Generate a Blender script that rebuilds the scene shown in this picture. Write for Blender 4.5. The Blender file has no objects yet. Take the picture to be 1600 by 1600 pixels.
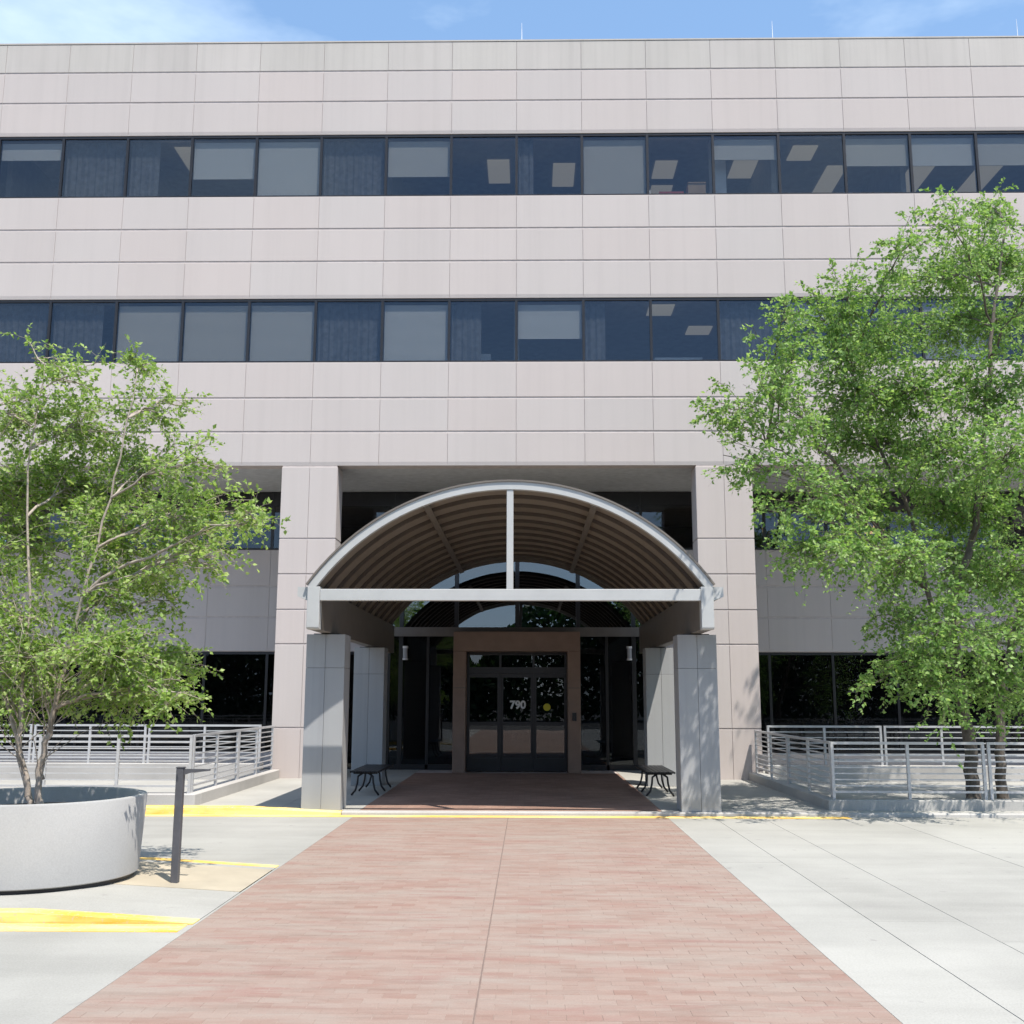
import bpy, bmesh, math, random
import numpy as np
from mathutils import Vector, Matrix

# ------------------------------------------------------------------ camera, sky, sun, exposure
S = bpy.context.scene
COL = S.collection
cam = bpy.data.cameras.new('camera')
camo = bpy.data.objects.new('camera', cam)
COL.objects.link(camo)
cam.sensor_fit = 'HORIZONTAL'
cam.sensor_width = 36.0
cam.lens = 36.0 * 1653.78 / 1600.0
cam.clip_start = 0.1
cam.clip_end = 3000
camo.matrix_world = (Matrix.Translation((0.2781, -22.875, 1.7753)) @ Matrix.Rotation(0.016, 4, 'Z')
                     @ Matrix.Rotation(math.pi / 2 + 0.1721, 4, 'X') @ Matrix.Rotation(0.0021, 4, 'Z'))
S.camera = camo

SUN = Vector((0.28, -0.40, 1.0)).normalized()          # towards the sun
W = bpy.data.worlds.new('World')
S.world = W
W.use_nodes = True
wn, wl = W.node_tree.nodes, W.node_tree.links
wn.clear()
wo = wn.new('ShaderNodeOutputWorld')
bg = wn.new('ShaderNodeBackground')
sky = wn.new('ShaderNodeTexSky')
sky.sky_type = 'NISHITA'
sky.sun_disc = False
sky.sun_elevation = math.asin(SUN.z)
sky.sun_rotation = math.atan2(SUN.x, SUN.y)
sky.air_density = 1.0
sky.dust_density = 0.6
sky.ozone_density = 1.6
bg.inputs['Strength'].default_value = 0.13
tc = wn.new('ShaderNodeTexCoord')
mp = wn.new('ShaderNodeMapping')
mp.inputs['Scale'].default_value = (1.0, 1.0, 2.6)
mp.inputs['Location'].default_value = (-0.273, 2.188, 3.788)
nz = wn.new('ShaderNodeTexNoise')
nz.inputs['Scale'].default_value = 1.7
nz.inputs['Detail'].default_value = 7
nz.inputs['Roughness'].default_value = 0.55
rp = wn.new('ShaderNodeValToRGB')
rp.color_ramp.elements[0].position = 0.47
rp.color_ramp.elements[0].color = (0.0, 0.0, 0.0, 1)
rp.color_ramp.elements[1].position = 0.66
rp.color_ramp.elements[1].color = (0.92, 0.92, 0.92, 1)
mx = wn.new('ShaderNodeMix')
mx.data_type = 'RGBA'
mx.inputs['B'].default_value = (5.0, 6.1, 7.2, 1)
wl.new(tc.outputs['Generated'], mp.inputs['Vector'])
wl.new(mp.outputs['Vector'], nz.inputs['Vector'])
wl.new(nz.outputs['Fac'], rp.inputs['Fac'])
wl.new(rp.outputs['Color'], mx.inputs['Factor'])
veil = wn.new('ShaderNodeMix')                               # thin even haze high in the air
veil.data_type = 'RGBA'
veil.inputs['Factor'].default_value = 0.34
veil.inputs['B'].default_value = (2.5, 4.5, 7.6, 1)
wl.new(sky.outputs['Color'], veil.inputs['A'])
wl.new(veil.outputs['Result'], mx.inputs['A'])
wl.new(mx.outputs['Result'], bg.inputs['Color'])
wl.new(bg.outputs['Background'], wo.inputs['Surface'])

sl = bpy.data.lights.new('sun', 'SUN')
sl.energy = 4.7
sl.angle = math.radians(0.53)
sl.color = (1.0, 0.94, 0.85)
so = bpy.data.objects.new('sun', sl)
COL.objects.link(so)
so.rotation_euler = SUN.to_track_quat('Z', 'Y').to_euler()
so.location = (10, -20, 40)

S.view_settings.view_transform = 'Standard'
S.view_settings.look = 'None'
S.view_settings.exposure = 0.55
S.view_settings.gamma = 1.0
S.view_settings.use_curve_mapping = False
S.render.engine = 'CYCLES'
S.cycles.max_bounces = 10
S.cycles.transparent_max_bounces = 24
S.cycles.glossy_bounces = 5
S.cycles.caustics_reflective = False
S.cycles.caustics_refractive = False
S.cycles.use_denoising = True

random.seed(7)
R = random.random


def U(a, b):
    return a + (b - a) * random.random()


# ------------------------------------------------------------------ helpers
class MB:
    """collects faces; build() links them as one mesh object"""

    def __init__(self):
        self.v, self.f = [], []

    def box(self, x0, x1, y0, y1, z0, z1):
        b = len(self.v)
        self.v += [(x, y, z) for z in (z0, z1) for y in (y0, y1) for x in (x0, x1)]
        for q in ((0, 2, 3, 1), (4, 5, 7, 6), (0, 1, 5, 4), (2, 6, 7, 3), (0, 4, 6, 2), (1, 3, 7, 5)):
            self.f.append(tuple(b + i for i in q))
        return self

    def prism(self, pts, axis, a, b):
        """pts: outline in the two other axes; extruded along axis from a to b"""
        n, s = len(pts), len(self.v)
        for t in (a, b):
            for p, q in pts:
                self.v.append({'x': (t, p, q), 'y': (p, t, q), 'z': (p, q, t)}[axis])
        for i in range(n):
            j = (i + 1) % n
            self.f.append((s + i, s + j, s + n + j, s + n + i))
        self.f.append(tuple(s + i for i in reversed(range(n))))
        self.f.append(tuple(s + n + i for i in range(n)))
        return self

    def tube(self, pts, rad, sides=8, cap=True):
        s = len(self.v)
        pts = [Vector(p) for p in pts]
        if not hasattr(rad, '__len__'):
            rad = [rad] * len(pts)
        for i, p in enumerate(pts):
            d = (pts[min(i + 1, len(pts) - 1)] - pts[max(i - 1, 0)]).normalized()
            u = d.cross(Vector((0, 1, 0)) if abs(d.y) < 0.9 else Vector((1, 0, 0))).normalized()
            w = d.cross(u)
            for k in range(sides):
                a = 2 * math.pi * k / sides
                self.v.append(tuple(p + (u * math.cos(a) + w * math.sin(a)) * rad[i]))
        for i in range(len(pts) - 1):
            for k in range(sides):
                k2 = (k + 1) % sides
                a, b = s + i * sides, s + (i + 1) * sides
                self.f.append((a + k, a + k2, b + k2, b + k))
        if cap:
            self.f.append(tuple(s + k for k in reversed(range(sides))))
            e = s + (len(pts) - 1) * sides
            self.f.append(tuple(e + k for k in range(sides)))
        return self

    def mesh(self, name, m, smooth=False, bevel=0.0):
        me = bpy.data.meshes.new(name)
        me.from_pydata(self.v, [], self.f)
        bm = bmesh.new()
        bm.from_mesh(me)
        bmesh.ops.recalc_face_normals(bm, faces=bm.faces)
        if bevel:
            bmesh.ops.bevel(bm, geom=list(bm.edges), offset=bevel, segments=1, affect='EDGES', clamp_overlap=True)
        bm.to_mesh(me)
        bm.free()
        me.materials.append(m)
        if smooth:
            for p in me.polygons:
                p.use_smooth = True
        return me

    def build(self, name, m, parent=None, smooth=False, bevel=0.0, loc=None):
        return link(name, self.mesh(name, m, smooth, bevel), parent, loc)


def link(name, me, parent=None, loc=None):
    o = bpy.data.objects.new(name, me)
    COL.objects.link(o)
    if parent:
        o.parent = parent
    if loc:
        o.location = loc
    return o


def empty(name, loc=(0, 0, 0)):
    o = link(name, None, None, loc)
    o.empty_display_size = 0.2
    return o


def tag(o, label=None, cat=None, group=None, kind=None):
    if label:
        o['label'] = label
    if cat:
        o['category'] = cat
    if group:
        o['group'] = group
    if kind:
        o['kind'] = kind
    return o


def auto_smooth(o, deg=35):
    me = o.data
    for p in me.polygons:
        p.use_smooth = True
    me.set_sharp_from_angle(angle=math.radians(deg))


# ------------------------------------------------------------------ materials
def new_mat(name):
    m = bpy.data.materials.new(name)
    m.use_nodes = True
    nt = m.node_tree
    return m, nt.nodes, nt.links, nt.nodes['Principled BSDF']


def mixrgb(N, L, fac, a, b, mode='MIX'):
    x = N.new('ShaderNodeMix')
    x.data_type = 'RGBA'
    x.blend_type = mode
    for key, val in (('Factor', fac), ('A', a), ('B', b)):
        if hasattr(val, 'is_linked'):
            L.new(val, x.inputs[key])
        elif key == 'Factor':
            x.inputs[key].default_value = val
        else:
            x.inputs[key].default_value = (*val, 1)
    return x.outputs['Result']


def noise(N, L, scale, detail=4, rough=0.55, vec=None, stretch=None):
    t = N.new('ShaderNodeTexNoise')
    t.inputs['Scale'].default_value = scale
    t.inputs['Detail'].default_value = detail
    t.inputs['Roughness'].default_value = rough
    if vec is None:
        g = N.new('ShaderNodeNewGeometry')
        vec = g.outputs['Position']
    if stretch:
        mp = N.new('ShaderNodeMapping')
        mp.inputs['Scale'].default_value = stretch
        L.new(vec, mp.inputs['Vector'])
        vec = mp.outputs['Vector']
    L.new(vec, t.inputs['Vector'])
    return t.outputs['Fac']


def ramp(N, L, x, p0, p1, c0=(0, 0, 0), c1=(1, 1, 1)):
    r = N.new('ShaderNodeValToRGB')
    r.color_ramp.elements[0].position = p0
    r.color_ramp.elements[1].position = p1
    r.color_ramp.elements[0].color = (*c0, 1)
    r.color_ramp.elements[1].color = (*c1, 1)
    L.new(x, r.inputs['Fac'])
    return r.outputs['Color']


def obj_random(N, L):
    """one random number for each object and, in joined meshes, for each island"""
    oi = N.new('ShaderNodeObjectInfo')
    g = N.new('ShaderNodeNewGeometry')
    a = N.new('ShaderNodeMath')
    a.operation = 'ADD'
    f = N.new('ShaderNodeMath')
    f.operation = 'FRACT'
    L.new(oi.outputs['Random'], a.inputs[0])
    L.new(g.outputs['Random Per Island'], a.inputs[1])
    L.new(a.outputs[0], f.inputs[0])
    return f.outputs[0]


def bump(N, L, b, h, strength, dist=0.01):
    bp = N.new('ShaderNodeBump')
    bp.inputs['Strength'].default_value = strength
    bp.inputs['Distance'].default_value = dist
    L.new(h, bp.inputs['Height'])
    L.new(bp.outputs['Normal'], b.inputs['Normal'])


def plain(name, col, rough=0.6, metal=0.0, var=0.12, scale=6.0, bumps=0.0):
    m, N, L, b = new_mat(name)
    n = noise(N, L, scale, 5)
    c = mixrgb(N, L, ramp(N, L, n, 0.3, 0.7), tuple(x * (1 - var) for x in col), tuple(min(1, x * (1 + var)) for x in col))
    L.new(c, b.inputs['Base Color'])
    b.inputs['Roughness'].default_value = rough
    b.inputs['Metallic'].default_value = metal
    if bumps:
        bump(N, L, b, noise(N, L, scale * 12, 3), bumps)
    return m


def concrete(name, col, tint, speck=0.10, stain=0.12, rnd=0.10, vertical=True, rough=0.85, bscale=90):
    m, N, L, b = new_mat(name)
    r = obj_random(N, L)
    c = mixrgb(N, L, r, col, tint)
    dark = N.new('ShaderNodeMath')                         # piece to piece value difference
    dark.operation = 'MULTIPLY_ADD'
    r2 = N.new('ShaderNodeTexWhiteNoise')
    r2.noise_dimensions = '1D'
    L.new(r, r2.inputs['W'])
    L.new(r2.outputs['Value'], dark.inputs[0])
    dark.inputs[1].default_value = rnd
    dark.inputs[2].default_value = 1 - rnd
    c = mixrgb(N, L, 1.0, c, dark.outputs[0], 'MULTIPLY')
    big = noise(N, L, 0.55, 6, 0.6, stretch=(1, 1, 0.35) if vertical else (1, 1, 1))
    c = mixrgb(N, L, 1.0, c, ramp(N, L, big, 0.32, 0.62, (1 - stain,) * 3, (1, 1, 1)), 'MULTIPLY')
    if vertical:
        st = noise(N, L, 1.0, 5, 0.6, stretch=(5.0, 5.0, 0.12))
        c = mixrgb(N, L, 1.0, c, ramp(N, L, st, 0.36, 0.52, (1 - stain * 0.7,) * 3, (1, 1, 1)), 'MULTIPLY')
    fine = noise(N, L, bscale, 3, 0.7)
    c = mixrgb(N, L, 1.0, c, ramp(N, L, fine, 0.35, 0.65, (1 - speck,) * 3, (1, 1, 1)), 'MULTIPLY')
    L.new(c, b.inputs['Base Color'])
    b.inputs['Roughness'].default_value = rough
    b.inputs['Specular IOR Level'].default_value = 0.3
    bump(N, L, b, fine, 0.25, 0.004)
    return m


def glass(name, tint, refl, gloss=(0.72, 0.86, 1.0), haze=0.0):
    """tinted float glass in its frame: sharp reflection over a dark tinted view through"""
    m = bpy.data.materials.new(name)
    m.use_nodes = True
    N, L = m.node_tree.nodes, m.node_tree.links
    N.clear()
    out = N.new('ShaderNodeOutputMaterial')
    tr = N.new('ShaderNodeBsdfTransparent')
    tr.inputs['Color'].default_value = (*tint, 1)
    gl = N.new('ShaderNodeBsdfGlossy')
    gl.inputs['Color'].default_value = (*gloss, 1)
    gl.inputs['Roughness'].default_value = haze
    lw = N.new('ShaderNodeLayerWeight')                    # Schlick, the same from both sides of the pane
    lw.inputs['Blend'].default_value = 0.5
    pw = N.new('ShaderNodeMath')
    pw.operation = 'POWER'
    pw.inputs[1].default_value = 5.0
    L.new(lw.outputs['Facing'], pw.inputs[0])
    ad = N.new('ShaderNodeMath')
    ad.operation = 'MULTIPLY_ADD'
    ad.use_clamp = True
    ad.inputs[1].default_value = 1.0 - refl
    ad.inputs[2].default_value = refl
    L.new(pw.outputs[0], ad.inputs[0])
    bp = N.new('ShaderNodeBump')                           # panes are never quite flat
    bp.inputs['Strength'].default_value = 0.10
    bp.inputs['Distance'].default_value = 0.02
    L.new(noise(N, L, 0.9, 1), bp.inputs['Height'])
    L.new(bp.outputs['Normal'], gl.inputs['Normal'])
    mixs = N.new('ShaderNodeMixShader')
    L.new(ad.outputs[0], mixs.inputs[0])
    L.new(tr.outputs[0], mixs.inputs[1])
    L.new(gl.outputs[0], mixs.inputs[2])
    L.new(mixs.outputs[0], out.inputs['Surface'])
    return m


def emit(name, col, k):
    m, N, L, b = new_mat(name)
    b.inputs['Base Color'].default_value = (*col, 1)
    b.inputs['Emission Color'].default_value = (*col, 1)
    b.inputs['Emission Strength'].default_value = k
    return m


def leaf_mat(name, c0, c1, c2):
    m = bpy.data.materials.new(name)
    m.use_nodes = True
    N, L = m.node_tree.nodes, m.node_tree.links
    N.clear()
    out = N.new('ShaderNodeOutputMaterial')
    g = N.new('ShaderNodeNewGeometry')
    r = N.new('ShaderNodeValToRGB')
    r.color_ramp.elements[0].color = (*c0, 1)
    r.color_ramp.elements[1].color = (*c2, 1)
    e = r.color_ramp.elements.new(0.55)
    e.color = (*c1, 1)
    L.new(g.outputs['Random Per Island'], r.inputs['Fac'])
    d = N.new('ShaderNodeBsdfPrincipled')
    d.inputs['Roughness'].default_value = 0.5
    d.inputs['Specular IOR Level'].default_value = 0.35
    t = N.new('ShaderNodeBsdfTranslucent')
    L.new(r.outputs[0], d.inputs['Base Color'])
    warm = mixrgb(N, L, 1.0, r.outputs[0], (1.12, 1.15, 0.65), 'MULTIPLY')
    L.new(warm, t.inputs['Color'])
    mixs = N.new('ShaderNodeMixShader')
    mixs.inputs[0].default_value = 0.50
    L.new(d.outputs[0], mixs.inputs[1])
    L.new(t.outputs[0], mixs.inputs[2])
    L.new(mixs.outputs[0], out.inputs['Surface'])
    return m


M = {}
M['panel'] = concrete('precast_concrete_panel', (0.548, 0.484, 0.460), (0.535, 0.486, 0.466), 0.10, 0.042, 0.03)
M['coping'] = concrete('weathered_coping_panel', (0.525, 0.49, 0.455), (0.535, 0.495, 0.465), 0.07, 0.10, 0.035)
M['joint'] = plain('panel_joint', (0.49, 0.43, 0.41), 0.9)
M['soffit'] = plain('soffit_plaster', (0.46, 0.47, 0.48), 0.8)
M['frame'] = plain('bronze_anodised_frame', (0.028, 0.027, 0.030), 0.35, 0.3)
M['glass'] = glass('tinted_blue_glass', (0.70, 0.715, 0.72), 0.055, (0.80, 0.88, 1.0))
M['dark_glass'] = glass('dark_lobby_glass', (0.42, 0.43, 0.45), 0.035, (0.86, 0.93, 1.0))
M['door_glass'] = glass('door_glass', (0.5, 0.5, 0.51), 0.065, (0.95, 0.95, 0.95))
M['lunette_glass'] = glass('lunette_glass', (0.45, 0.47, 0.5), 0.13, (0.85, 0.93, 1.0))
M['room'] = plain('office_wall', (0.30, 0.29, 0.27), 0.9)
M['ceiling'] = plain('office_ceiling', (0.42, 0.41, 0.39), 0.9)
M['carpet'] = plain('office_carpet', (0.07, 0.075, 0.085), 0.95)
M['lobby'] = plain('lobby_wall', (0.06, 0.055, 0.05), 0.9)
M['lamp'] = emit('fluorescent_panel', (1.0, 0.90, 0.72), 0.17)
M['amber'] = emit('amber_lamp', (1.0, 0.62, 0.22), 0.9)
M['white_lamp'] = plain('sconce_glass', (0.4, 0.41, 0.43), 0.3)
M['paint'] = plain('canopy_paint', (0.44, 0.445, 0.44), 0.45, 0.0, 0.05, 3)
M['column'] = concrete('column_cladding', (0.36, 0.37, 0.385), (0.38, 0.385, 0.39), 0.05, 0.10, 0.05, True, 0.6)
M['brown'] = plain('brown_portal_cladding', (0.26, 0.175, 0.135), 0.55, 0, 0.1, 4)
M['brown_and_shade'] = plain('bronze_and_beam_shade', (0.15, 0.13, 0.112), 0.5, 0, 0.1, 4)  # brown parts, plus the grey side beams with shade put into the colour
M['rib'] = plain('dark_bronze_rib', (0.085, 0.068, 0.056), 0.5, 0, 0.1, 4)
M['black'] = plain('black_metal', (0.018, 0.018, 0.021), 0.4, 0.2)
M['rail'] = plain('galvanised_rail', (0.52, 0.52, 0.53), 0.45, 0.35, 0.08, 8)
M['kerb'] = concrete('kerb_concrete', (0.47, 0.46, 0.44), (0.50, 0.48, 0.46), 0.12, 0.25, 0.06, False, 0.9, 60)
M['planter'] = concrete('painted_planter', (0.43, 0.427, 0.422), (0.43, 0.427, 0.422), 0.10, 0.14, 0.0, False, 0.85, 70)
M['post'] = plain('dark_bronze_post', (0.085, 0.085, 0.095), 0.5, 0.1, 0.15, 9)
M['soil'] = plain('planter_soil', (0.09, 0.065, 0.045), 0.95, 0, 0.4, 14, 0.8)
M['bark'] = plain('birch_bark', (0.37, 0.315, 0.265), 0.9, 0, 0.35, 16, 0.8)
M['dark_bark'] = plain('shaded_bark', (0.14, 0.115, 0.095), 0.9, 0, 0.35, 12, 0.8)  # darker bark, the shade on the right trunks put into the colour
M['leaf_a'] = leaf_mat('spring_leaf', (0.155, 0.265, 0.055), (0.29, 0.43, 0.11), (0.48, 0.59, 0.24))
M['leaf_b'] = leaf_mat('birch_leaf', (0.14, 0.26, 0.065), (0.25, 0.41, 0.12), (0.43, 0.57, 0.24))
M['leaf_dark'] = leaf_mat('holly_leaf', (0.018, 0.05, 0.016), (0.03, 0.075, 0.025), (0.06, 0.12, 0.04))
M['red_tip'] = leaf_mat('dry_leaf', (0.20, 0.10, 0.05), (0.25, 0.15, 0.07), (0.30, 0.2, 0.1))


def yellow_mat():
    m, N, L, b = new_mat('yellow_kerb_paint')
    n = noise(N, L, 1.6, 7, 0.65, stretch=(0.45, 2.0, 3.0))
    c = mixrgb(N, L, ramp(N, L, n, 0.40, 0.58), (0.72, 0.40, 0.05), (0.76, 0.62, 0.25))
    f = noise(N, L, 30, 4, 0.7)
    c = mixrgb(N, L, ramp(N, L, f, 0.56, 0.68), c, (0.48, 0.44, 0.36))
    L.new(c, b.inputs['Base Color'])
    b.inputs['Roughness'].default_value = 0.75
    bump(N, L, b, f, 0.2, 0.004)
    return m


M['yellow'] = yellow_mat()


def slab_mat():
    m, N, L, b = new_mat('driveway_concrete')
    r = obj_random(N, L)
    c = mixrgb(N, L, r, (0.375, 0.365, 0.338), (0.40, 0.39, 0.362))
    big = noise(N, L, 0.35, 8, 0.62, stretch=(1.0, 0.8, 1))
    c = mixrgb(N, L, 1.0, c, ramp(N, L, big, 0.36, 0.60, (0.82, 0.82, 0.82), (1, 1, 1)), 'MULTIPLY')
    tyre = noise(N, L, 1.1, 5, 0.6, stretch=(0.22, 1.6, 1))
    c = mixrgb(N, L, 1.0, c, ramp(N, L, tyre, 0.36, 0.55, (0.91, 0.91, 0.91), (1, 1, 1)), 'MULTIPLY')
    fine = noise(N, L, 70, 4, 0.7)
    c = mixrgb(N, L, 1.0, c, ramp(N, L, fine, 0.32, 0.62, (0.84, 0.84, 0.83), (1, 1, 1)), 'MULTIPLY')
    spot = noise(N, L, 4.5, 2, 0.5)
    c = mixrgb(N, L, ramp(N, L, spot, 0.69, 0.76), c, (0.27, 0.26, 0.245))
    L.new(c, b.inputs['Base Color'])
    b.inputs['Roughness'].default_value = 0.88
    b.inputs['Specular IOR Level'].default_value = 0.25
    bump(N, L, b, fine, 0.3, 0.004)
    return m


M['slab'] = slab_mat()
M['drive_joint'] = plain('driveway_joint', (0.24, 0.23, 0.21), 0.95)


def brick_mat(name, k=1.0):
    m, N, L, b = new_mat(name)
    r = obj_random(N, L)
    rr = N.new('ShaderNodeTexWhiteNoise')
    rr.noise_dimensions = '1D'
    L.new(r, rr.inputs['W'])
    cr = N.new('ShaderNodeValToRGB')
    e = cr.color_ramp.elements
    e[0].color = (0.325 * k, 0.212 * k, 0.172 * k, 1)
    e[1].color = (0.37 * k, 0.272 * k, 0.228 * k, 1)
    q = e.new(0.5)
    q.color = (0.35 * k, 0.242 * k, 0.20 * k, 1)
    L.new(rr.outputs['Value'], cr.inputs['Fac'])
    c = cr.outputs[0]
    big = noise(N, L, 1.1, 8, 0.68, stretch=(0.7, 2.0, 1))
    c = mixrgb(N, L, ramp(N, L, big, 0.40, 0.62), c, (0.365 * k, 0.295 * k, 0.252 * k))
    red = noise(N, L, 1.9, 7, 0.7, stretch=(0.5, 2.4, 1))
    c = mixrgb(N, L, ramp(N, L, red, 0.52, 0.70), c, (0.33 * k, 0.195 * k, 0.165 * k))
    st = noise(N, L, 2.6, 7, 0.7, stretch=(0.45, 2.8, 1))
    c = mixrgb(N, L, 1.0, c, ramp(N, L, st, 0.34, 0.52, (0.86, 0.84, 0.83), (1, 1, 1)), 'MULTIPLY')
    fine = noise(N, L, 80, 4, 0.7)
    c = mixrgb(N, L, 1.0, c, ramp(N, L, fine, 0.3, 0.62, (0.86, 0.86, 0.86), (1, 1, 1)), 'MULTIPLY')
    L.new(c, b.inputs['Base Color'])
    b.inputs['Roughness'].default_value = 0.85
    b.inputs['Specular IOR Level'].default_value = 0.25
    bump(N, L, b, fine, 0.35, 0.004)
    return m


M['brick'] = brick_mat('walkway_brick', 0.84)
M['seam'] = plain('dark_seam', (0.17, 0.12, 0.10), 0.95)
M['mortar'] = plain('brick_joint_sand', (0.285, 0.215, 0.18), 0.95, 0, 0.2, 20)


def entry_brick_mat():
    m, N, L, b = new_mat('entry_paver')
    g = N.new('ShaderNodeNewGeometry')
    bt = N.new('ShaderNodeTexBrick')
    bt.inputs['Scale'].default_value = 1.0
    bt.inputs['Brick Width'].default_value = 0.204
    bt.inputs['Row Height'].default_value = 0.104
    bt.inputs['Mortar Size'].default_value = 0.004
    bt.inputs['Color1'].default_value = (0.26, 0.15, 0.115, 1)
    bt.inputs['Color2'].default_value = (0.34, 0.215, 0.165, 1)
    bt.inputs['Mortar'].default_value = (0.20, 0.15, 0.12, 1)
    L.new(g.outputs['Position'], bt.inputs['Vector'])
    big = noise(N, L, 0.9, 5, 0.6)
    c = mixrgb(N, L, 1.0, bt.outputs['Color'], ramp(N, L, big, 0.3, 0.65, (0.75, 0.75, 0.75), (1.05, 1.05, 1.05)), 'MULTIPLY')
    L.new(c, b.inputs['Base Color'])
    b.inputs['Roughness'].default_value = 0.7
    return m


M['entry_brick'] = entry_brick_mat()


def blind_mat():
    m, N, L, b = new_mat('window_blind')
    g = N.new('ShaderNodeNewGeometry')
    w = N.new('ShaderNodeTexWave')
    w.wave_type = 'BANDS'
    w.bands_direction = 'Z'
    w.inputs['Scale'].default_value = 12.5
    w.inputs['Distortion'].default_value = 0.15
    L.new(g.outputs['Position'], w.inputs['Vector'])
    r = obj_random(N, L)
    c = mixrgb(N, L, r, (0.62, 0.58, 0.52), (0.70, 0.70, 0.70))
    c = mixrgb(N, L, 1.0, c, ramp(N, L, w.outputs['Fac'], 0.0, 0.6, (0.72, 0.72, 0.72), (1, 1, 1)), 'MULTIPLY')
    L.new(c, b.inputs['Base Color'])
    b.inputs['Roughness'].default_value = 0.7
    bump(N, L, b, w.outputs['Fac'], 0.4, 0.01)
    return m


M['blind'] = blind_mat()
M['drape'] = plain('dark_drape', (0.13, 0.135, 0.15), 0.9, 0, 0.3, 9)


def vault_mat():
    m = bpy.data.materials.new('bronze_roof_sheet')
    m.use_nodes = True
    N, L = m.node_tree.nodes, m.node_tree.links
    d = N['Principled BSDF']
    out = N['Material Output']
    r = obj_random(N, L)
    c = mixrgb(N, L, r, (0.175, 0.15, 0.128), (0.34, 0.30, 0.262))
    L.new(c, d.inputs['Base Color'])
    d.inputs['Roughness'].default_value = 0.3
    t = N.new('ShaderNodeBsdfTranslucent')
    t.inputs['Color'].default_value = (0.22, 0.18, 0.14, 1)
    mixs = N.new('ShaderNodeMixShader')
    mixs.inputs[0].default_value = 0.36
    L.new(d.outputs[0], mixs.inputs[1])
    L.new(t.outputs[0], mixs.inputs[2])
    L.new(mixs.outputs[0], out.inputs['Surface'])
    return m


M['vault'] = vault_mat()
M['sidewalk'] = concrete('sidewalk_concrete', (0.40, 0.39, 0.36), (0.43, 0.42, 0.39), 0.12, 0.2, 0.06, False, 0.9, 60)
M['island_top'] = plain('tan_island_paving', (0.385, 0.335, 0.255), 0.9, 0, 0.14, 1.6, 0.3)
M['asphalt'] = plain('asphalt', (0.06, 0.06, 0.06), 0.9, 0, 0.2, 3, 0.3)
M['cardboard'] = plain('cardboard', (0.45, 0.30, 0.18), 0.8)
M['red_book'] = plain('red_book_cover', (0.45, 0.06, 0.04), 0.6)
M['white'] = plain('white_paint', (0.80, 0.80, 0.80), 0.5, 0, 0.04)
M['sticker'] = plain('yellow_sticker', (0.70, 0.62, 0.03), 0.5, 0, 0.04)
M['hedge_bark'] = M['dark_bark']

# ------------------------------------------------------------------ ground, driveway, walkway, sidewalk, island
P = 1.524                                                    # panel module of the facade
SW = 0.055                                                   # sidewalk level
g = MB().box(-400, 400, -400, 400, -0.6, -0.05).build('ground', M['asphalt'])
tag(g, kind='structure')

KY = -6.40                                                   # kerb line
drive = MB().box(-30, -2.361, -30, KY, -0.049, -0.005).box(2.361, 30, -30, KY, -0.049, -0.005).build('driveway', M['drive_joint'])
tag(drive, kind='structure')


def slab(x0, x1, y0, y1):
    j = 0.0035
    MB().box(x0 + j, x1 - j, y0 + j, y1 - j, -0.048, U(-0.0015, 0.0)).build('slab', M['slab'], drive)


xsR = [2.358, 3.03, 3.75, 5.52, 7.6, 10.2, 13.5, 18, 24, 30]
for i in range(len(xsR) - 1):
    cuts = [KY, -13.9 if i == 1 else (-10.85 if i == 0 else -14.6), -21.5, -30] if i < 3 else [KY, -15.2, -24, -30]
    for a, b in zip(cuts[:-1], cuts[1:]):
        slab(xsR[i], xsR[i + 1], b, a)
xsL = [-2.358, -5.4, -9.6, -14, -19, -24.5, -30]
for i in range(len(xsL) - 1):
    for a, b in ((KY, -11.25), (-14.17, -19.5), (-19.5, -25), (-25, -30)):
        slab(xsL[i + 1], xsL[i], b, a)

# brick walkway: bed, edging, the 300 nearest bricks one by one, the rest joined
walk = MB().box(-2.36, 2.36, -30, KY, -0.049, -0.0018).build('walkway', M['mortar'])
tag(walk, kind='structure')
for s in (-1, 1):
    MB().box(min(s * 2.338, s * 2.36), max(s * 2.338, s * 2.36), -30, KY, -0.046, 0.001).build('edging', M['slab'], walk)
bl, bw, jo = 0.204, 0.104, 0.003


def brick_mesh(w):
    h, e = 0.0, 0.0016
    x, y = w / 2 - jo / 2, bw / 2 - jo / 2
    v = [(-x, -y, -0.02), (x, -y, -0.02), (x, y, -0.02), (-x, y, -0.02),
         (-x, -y, h - e), (x, -y, h - e), (x, y, h - e), (-x, y, h - e),
         (-x + e, -y + e, h), (x - e, -y + e, h), (x - e, y - e, h), (-x + e, y - e, h)]
    f = [(0, 1, 5, 4), (1, 2, 6, 5), (2, 3, 7, 6), (3, 0, 4, 7), (4, 5, 9, 8), (5, 6, 10, 9), (6, 7, 11, 10), (7, 4, 8, 11), (8, 9, 10, 11)]
    return v, f


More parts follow.
